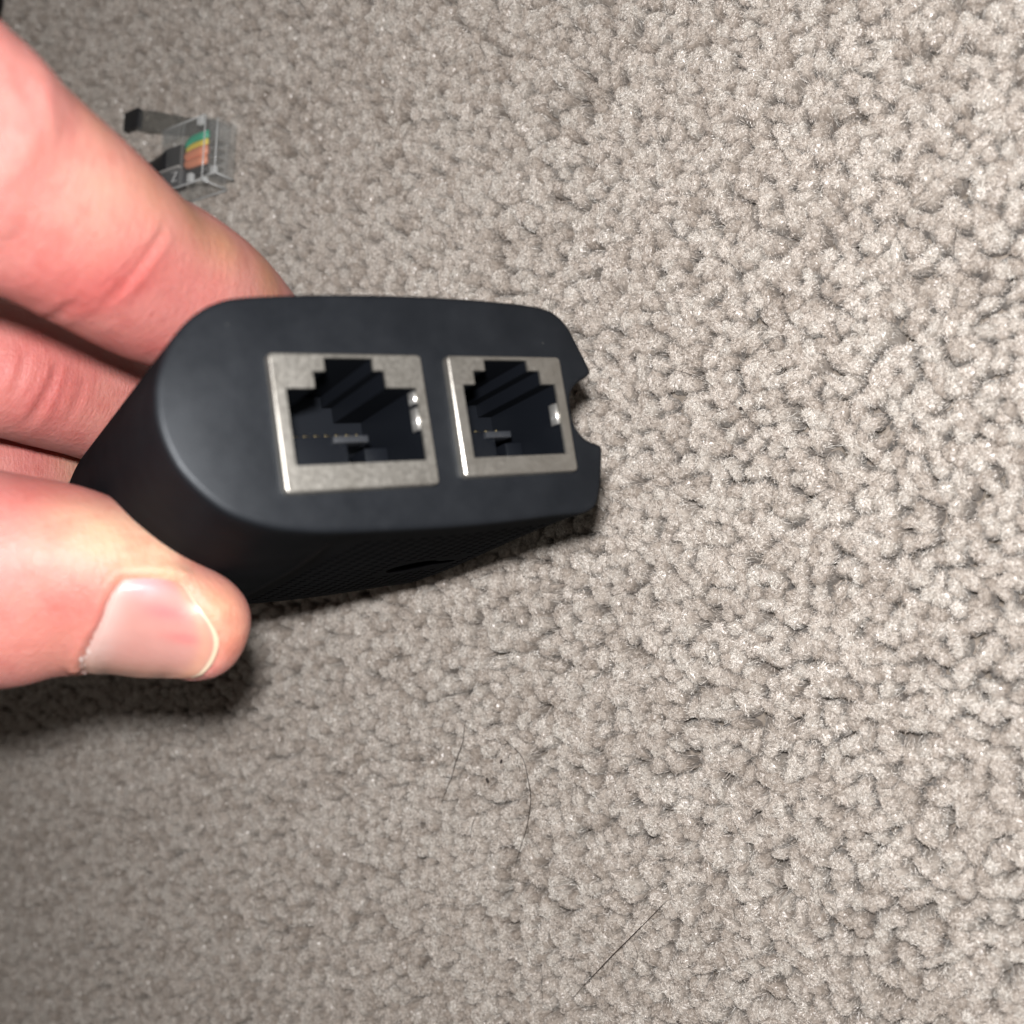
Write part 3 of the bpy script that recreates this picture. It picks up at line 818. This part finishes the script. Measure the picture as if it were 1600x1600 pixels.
# ------------------------------------------------------------------ clear phone plug on the carpet
pf = on_floor(352, 232, 3.0); pb = on_floor(225, 285, 3.0)
ax = (pf-pb); ax.z = 0; ax.normalize(); yaw = math.atan2(ax.y, ax.x)
pc = on_floor(315, 250, 2.5); yaw -= math.radians(4)
plug = empty('phone_plug', (pc.x, pc.y, .0001), label='clear plastic phone plug with green, yellow and red wires lying on carpet behind index finger', category='plug')
plug.scale = (1.14, 1.14, .82)
plug.rotation_euler = (math.radians(-5), math.radians(-3), yaw)
def clear_body():
    bm = bmesh.new()
    box_bm(bm, -6.2, 3.9, -4.82, 4.82, 0.2, 6.4, .6)
    box_bm(bm, 3.95, 6.1, -4.1, 4.1, .9, 5.7, .6)
    box_bm(bm, -5.9, -1.6, 2.4, 4.4, 6.45, 6.9, .15)
    box_bm(bm, -1.2, -.6, -4.6, 4.6, 6.42, 6.62, .06)
    bmesh.ops.recalc_face_normals(bm, faces=bm.faces[:]); m = bm_mesh(bm, 'body'); smooth_by_angle(m, 40); return m
new_obj('body', clear_body(), plug, CLEAR, label='clear plastic body of the plug')
for nm, mt, y, rd in (('green_wire', WGREEN, 2.5, .62), ('yellow_wire', WYEL, 1.45, .45), ('red_wire', WRED, .25, .72), ('red_wire', WRED, -1.15, .68), ('black_wire', WBLK, -2.5, .5)):
    P = [mm((-2.2, y*.6, 4.4)), mm((-1.2, y*.9, 4.6)), mm((0, y, 4.75)), mm((1.6, y, 4.75)), mm((3.2, y, 4.6))]
    new_obj(nm, tube_mesh(nm, P, rd*.001, 12), plug, mt)
for q in range(4):
    y = -1.9+1.27*q; box_obj('contact_blade', plug, GOLD, 1.4, 3.7, y-.12, y+.12, 1.2, 3.2, bevel=.02)
box_obj('cord_sheath', plug, RUBBER, -6.0, -1.75, -1.6, 1.9, 3.2, 6.0, bevel=.4)
box_obj('rear_block', plug, mat_simple('grey_block_plastic', (.055, .055, .06), .4), -5.9, -1.4, -4.3, -1.9, 4.6, 6.1, bevel=.2)  # plain dark grey block inside the rear of the body
box_obj('rib', plug, mat_simple('milky_rib', (.32, .31, .30), .3), -5.9, -1.3, -1.85, -1.62, 5.9, 6.9, bevel=.05)
EDGE = mat_clear('painted_glint', (.95, .96, .96), .2, 6.0)  # milky ridges and nubs on the plug paint flash glints in
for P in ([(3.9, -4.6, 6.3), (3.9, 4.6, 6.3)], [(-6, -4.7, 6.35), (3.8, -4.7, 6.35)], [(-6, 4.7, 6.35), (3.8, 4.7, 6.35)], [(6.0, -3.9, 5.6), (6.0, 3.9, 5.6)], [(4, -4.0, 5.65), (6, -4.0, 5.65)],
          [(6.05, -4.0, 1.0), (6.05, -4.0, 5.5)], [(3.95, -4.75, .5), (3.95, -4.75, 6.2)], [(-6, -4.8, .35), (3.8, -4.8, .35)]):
    new_obj('glint_edge', tube_mesh('glint_edge', [mm(P[0]), mm(tuple((x+y)/2 for x, y in zip(*P))), mm(P[1])], .00013, 6), plug, EDGE)
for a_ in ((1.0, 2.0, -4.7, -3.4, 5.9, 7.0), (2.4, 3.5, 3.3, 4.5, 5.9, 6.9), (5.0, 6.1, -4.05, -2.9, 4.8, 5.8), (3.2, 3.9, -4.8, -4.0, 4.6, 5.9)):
    box_obj('glint_nub', plug, EDGE, *a_, bevel=.25)  # added milky beads, painted glints at the corners
# raised letter Z on the body
bm = bmesh.new()
zs = [(-3.0, -2.4), (-1.9, -2.4), (-3.0, -3.7), (-1.9, -3.7)]
def bar(a, b, r=.055):
    a, b = Vector((a[0], a[1], 0)), Vector((b[0], b[1], 0)); d = (b-a).normalized(); n = Vector((-d.y, d.x, 0))*r
    a -= d*r; b += d*r
    lo = [bm.verts.new(mm((*(p.xy), 6.41))) for p in (a-n, b-n, b+n, a+n)]; hi = [bm.verts.new(mm((*(p.xy), 6.56))) for p in (a-n, b-n, b+n, a+n)]
    bm.faces.new(hi)
    for q in range(4): bm.faces.new((lo[q], lo[(q+1) % 4], hi[(q+1) % 4], hi[q]))
bar(zs[0], zs[1]); bar(zs[1], zs[2]); bar(zs[2], zs[3])
new_obj('raised_letter', bm_mesh(bm, 'raised_letter'), plug, mat_simple('milky_letter', (.45, .45, .45), .3), label='raised letter Z moulded into the clear plastic')
# latch lever, sprung away from the body
V = []; F = []
prof = [(1.5, .8, 2.5), (-5.0, 1.2, 2.4), (-8.2, 1.6, 2.6), (-11.2, 2.0, 3.0), (-16.8, 2.2, 3.0)]
for x, z, hw in prof:
    for dy, dz in ((-hw, 0), (hw, 0), (hw, 1.0), (-hw, 1.0)): V.append(mm((x, 4.0+(3.0-x)*.30+dy*.55, z+dz)))
for k in range(len(prof)-1):
    for q in range(4): F.append((k*4+q, k*4+(q+1) % 4, (k+1)*4+(q+1) % 4, (k+1)*4+q))
F += [(3, 2, 1, 0), tuple(4*(len(prof)-1)+q for q in range(4))]
new_obj('latch', py_mesh('latch', V, F), plug, LATCH_DARK, label='clear latch lever beside the plug, painted dark refraction')
box_obj('dark_reflection_tip', plug, RUBBER, -20.0, -16.4, 8.8, 11.8, 2.2, 3.6, bevel=.12, label='black end of the latch lever, painted dark reflection')  # black block painting the dark internal reflection of the clear latch end
# cord: from the plug, round behind the finger, out at the corner
P = [Vector((-.0045, 0, .0046)), Vector((-.012, -.0005, .0035)), Vector((-.030, .001, .0028)), Vector((-.048, .012, .0026)), Vector((-.055, .030, .0026)), Vector((-.050, .050, .0026)), Vector((-.046, .075, .0026))]
inv = (Matrix.Translation(plug.location) @ plug.rotation_euler.to_matrix().to_4x4() @ Matrix.Diagonal((1.14, 1.14, .82, 1))).inverted()
P = [P[0], P[1], P[2]] + [inv @ Vector((q.x, q.y, .0022)) for q in (on_floor(60, 330), on_floor(5, 220), on_floor(-2, 110), on_floor(-2, 40), on_floor(4, 8), on_floor(6, -40), on_floor(30, -160))]
cp = crom([tuple(p) for p in P], False, .0015)
new_obj('cord', tube_mesh('cord', [tuple(p) for p in cp], .0024, 12), plug, RUBBER, label='black phone cord curling behind the index finger to the corner')

# ------------------------------------------------------------------ stray hairs and lint on the pile
def hair(P, label, r=.058):
    q = [on_floor(x, y, 0.4) for x, y in P]; c = crom([tuple(v) for v in q], False, .0008); n = len(c); o = Vector(c[0])
    tp = [max(.35, math.sin(math.pi*(.12+.8*i/(n-1)))) for i in range(n)]
    pts_ = [Vector(v)-o+Vector((0, 0, .00012*math.sin(i*.9))) for i, v in enumerate(c)]
    ob = new_obj('stray_hair', tube_mesh('stray_hair', pts_, r*.001, 5, tp), None, HAIR, label=label, category='hair', group='stray hairs on the carpet')
    ob.location = o
hair([(728, 1125), (722, 1160), (708, 1205), (690, 1255)], 'short straight dark hair on carpet left of the long curved hair')
hair([(788, 1155), (812, 1178), (826, 1218), (828, 1268), (818, 1308), (804, 1356)], 'long curved dark hair on carpet below the adapter')
hair([(1043, 1406), (1005, 1445), (950, 1500), (892, 1562)], 'long straight dark hair slanting across carpet near the bottom edge')
hair([(752, 1258), (737, 1290), (736, 1310), (742, 1320)], 'fine faint hair bowed inside the long curved hair', .028)
hair([(848, 1522), (847, 1545), (848, 1572)], 'short upright hair at the bottom edge, left of the long straight hair', .035)
hair([(985, 1462), (995, 1485), (994, 1502), (984, 1520)], 'fine short hair crossing beside the long straight hair', .025)
hair([(1036, 573), (1070, 582), (1098, 592), (1114, 604), (1120, 616)], 'thin hair lying on carpet to the right of the notched adapter end', .03)
hair([(1496, 350), (1491, 380), (1490, 412)], 'short fine hair at the upper right of the carpet', .03)
hair([(530, 972), (515, 995), (498, 1022)], 'fine hair on carpet below the vented side of the adapter', .03)
hair([(864, 455), (858, 480), (856, 505)], 'tiny hair on carpet just above the adapter top edge', .025)
hair([(1278, 1372), (1280, 1400), (1290, 1422), (1308, 1440)], 'faint bent hair in the lower right of the carpet', .025)
def speck(px, py, r, label, seed):
    bm = bmesh.new(); bmesh.ops.create_icosphere(bm, subdivisions=2, radius=r*.001)
    for v in bm.verts:
        v.co *= 1+.45*noise.noise(v.co*2500+Vector((seed, 0, 0))); v.co.x *= 1.6; v.co.z *= .7
    o = new_obj('lint_speck', bm_mesh(bm, 'lint_speck', True), None, LINT, label=label, category='lint', group='specks of dark lint'); o.location = on_floor(px, py, .2); o.rotation_euler = (0, 0, seed*1.3)
speck(783, 1189, .20, 'dark speck of lint beside the top of the long curved hair', 1)
speck(1158, 638, .17, 'dark speck of lint on carpet right of the adapter notch', 2)
speck(775, 1180, .09, 'tiny speck just above and left of a bigger lint speck', 3)
speck(762, 1220, .22, 'brown fleck of lint left of the long curved hair', 4)
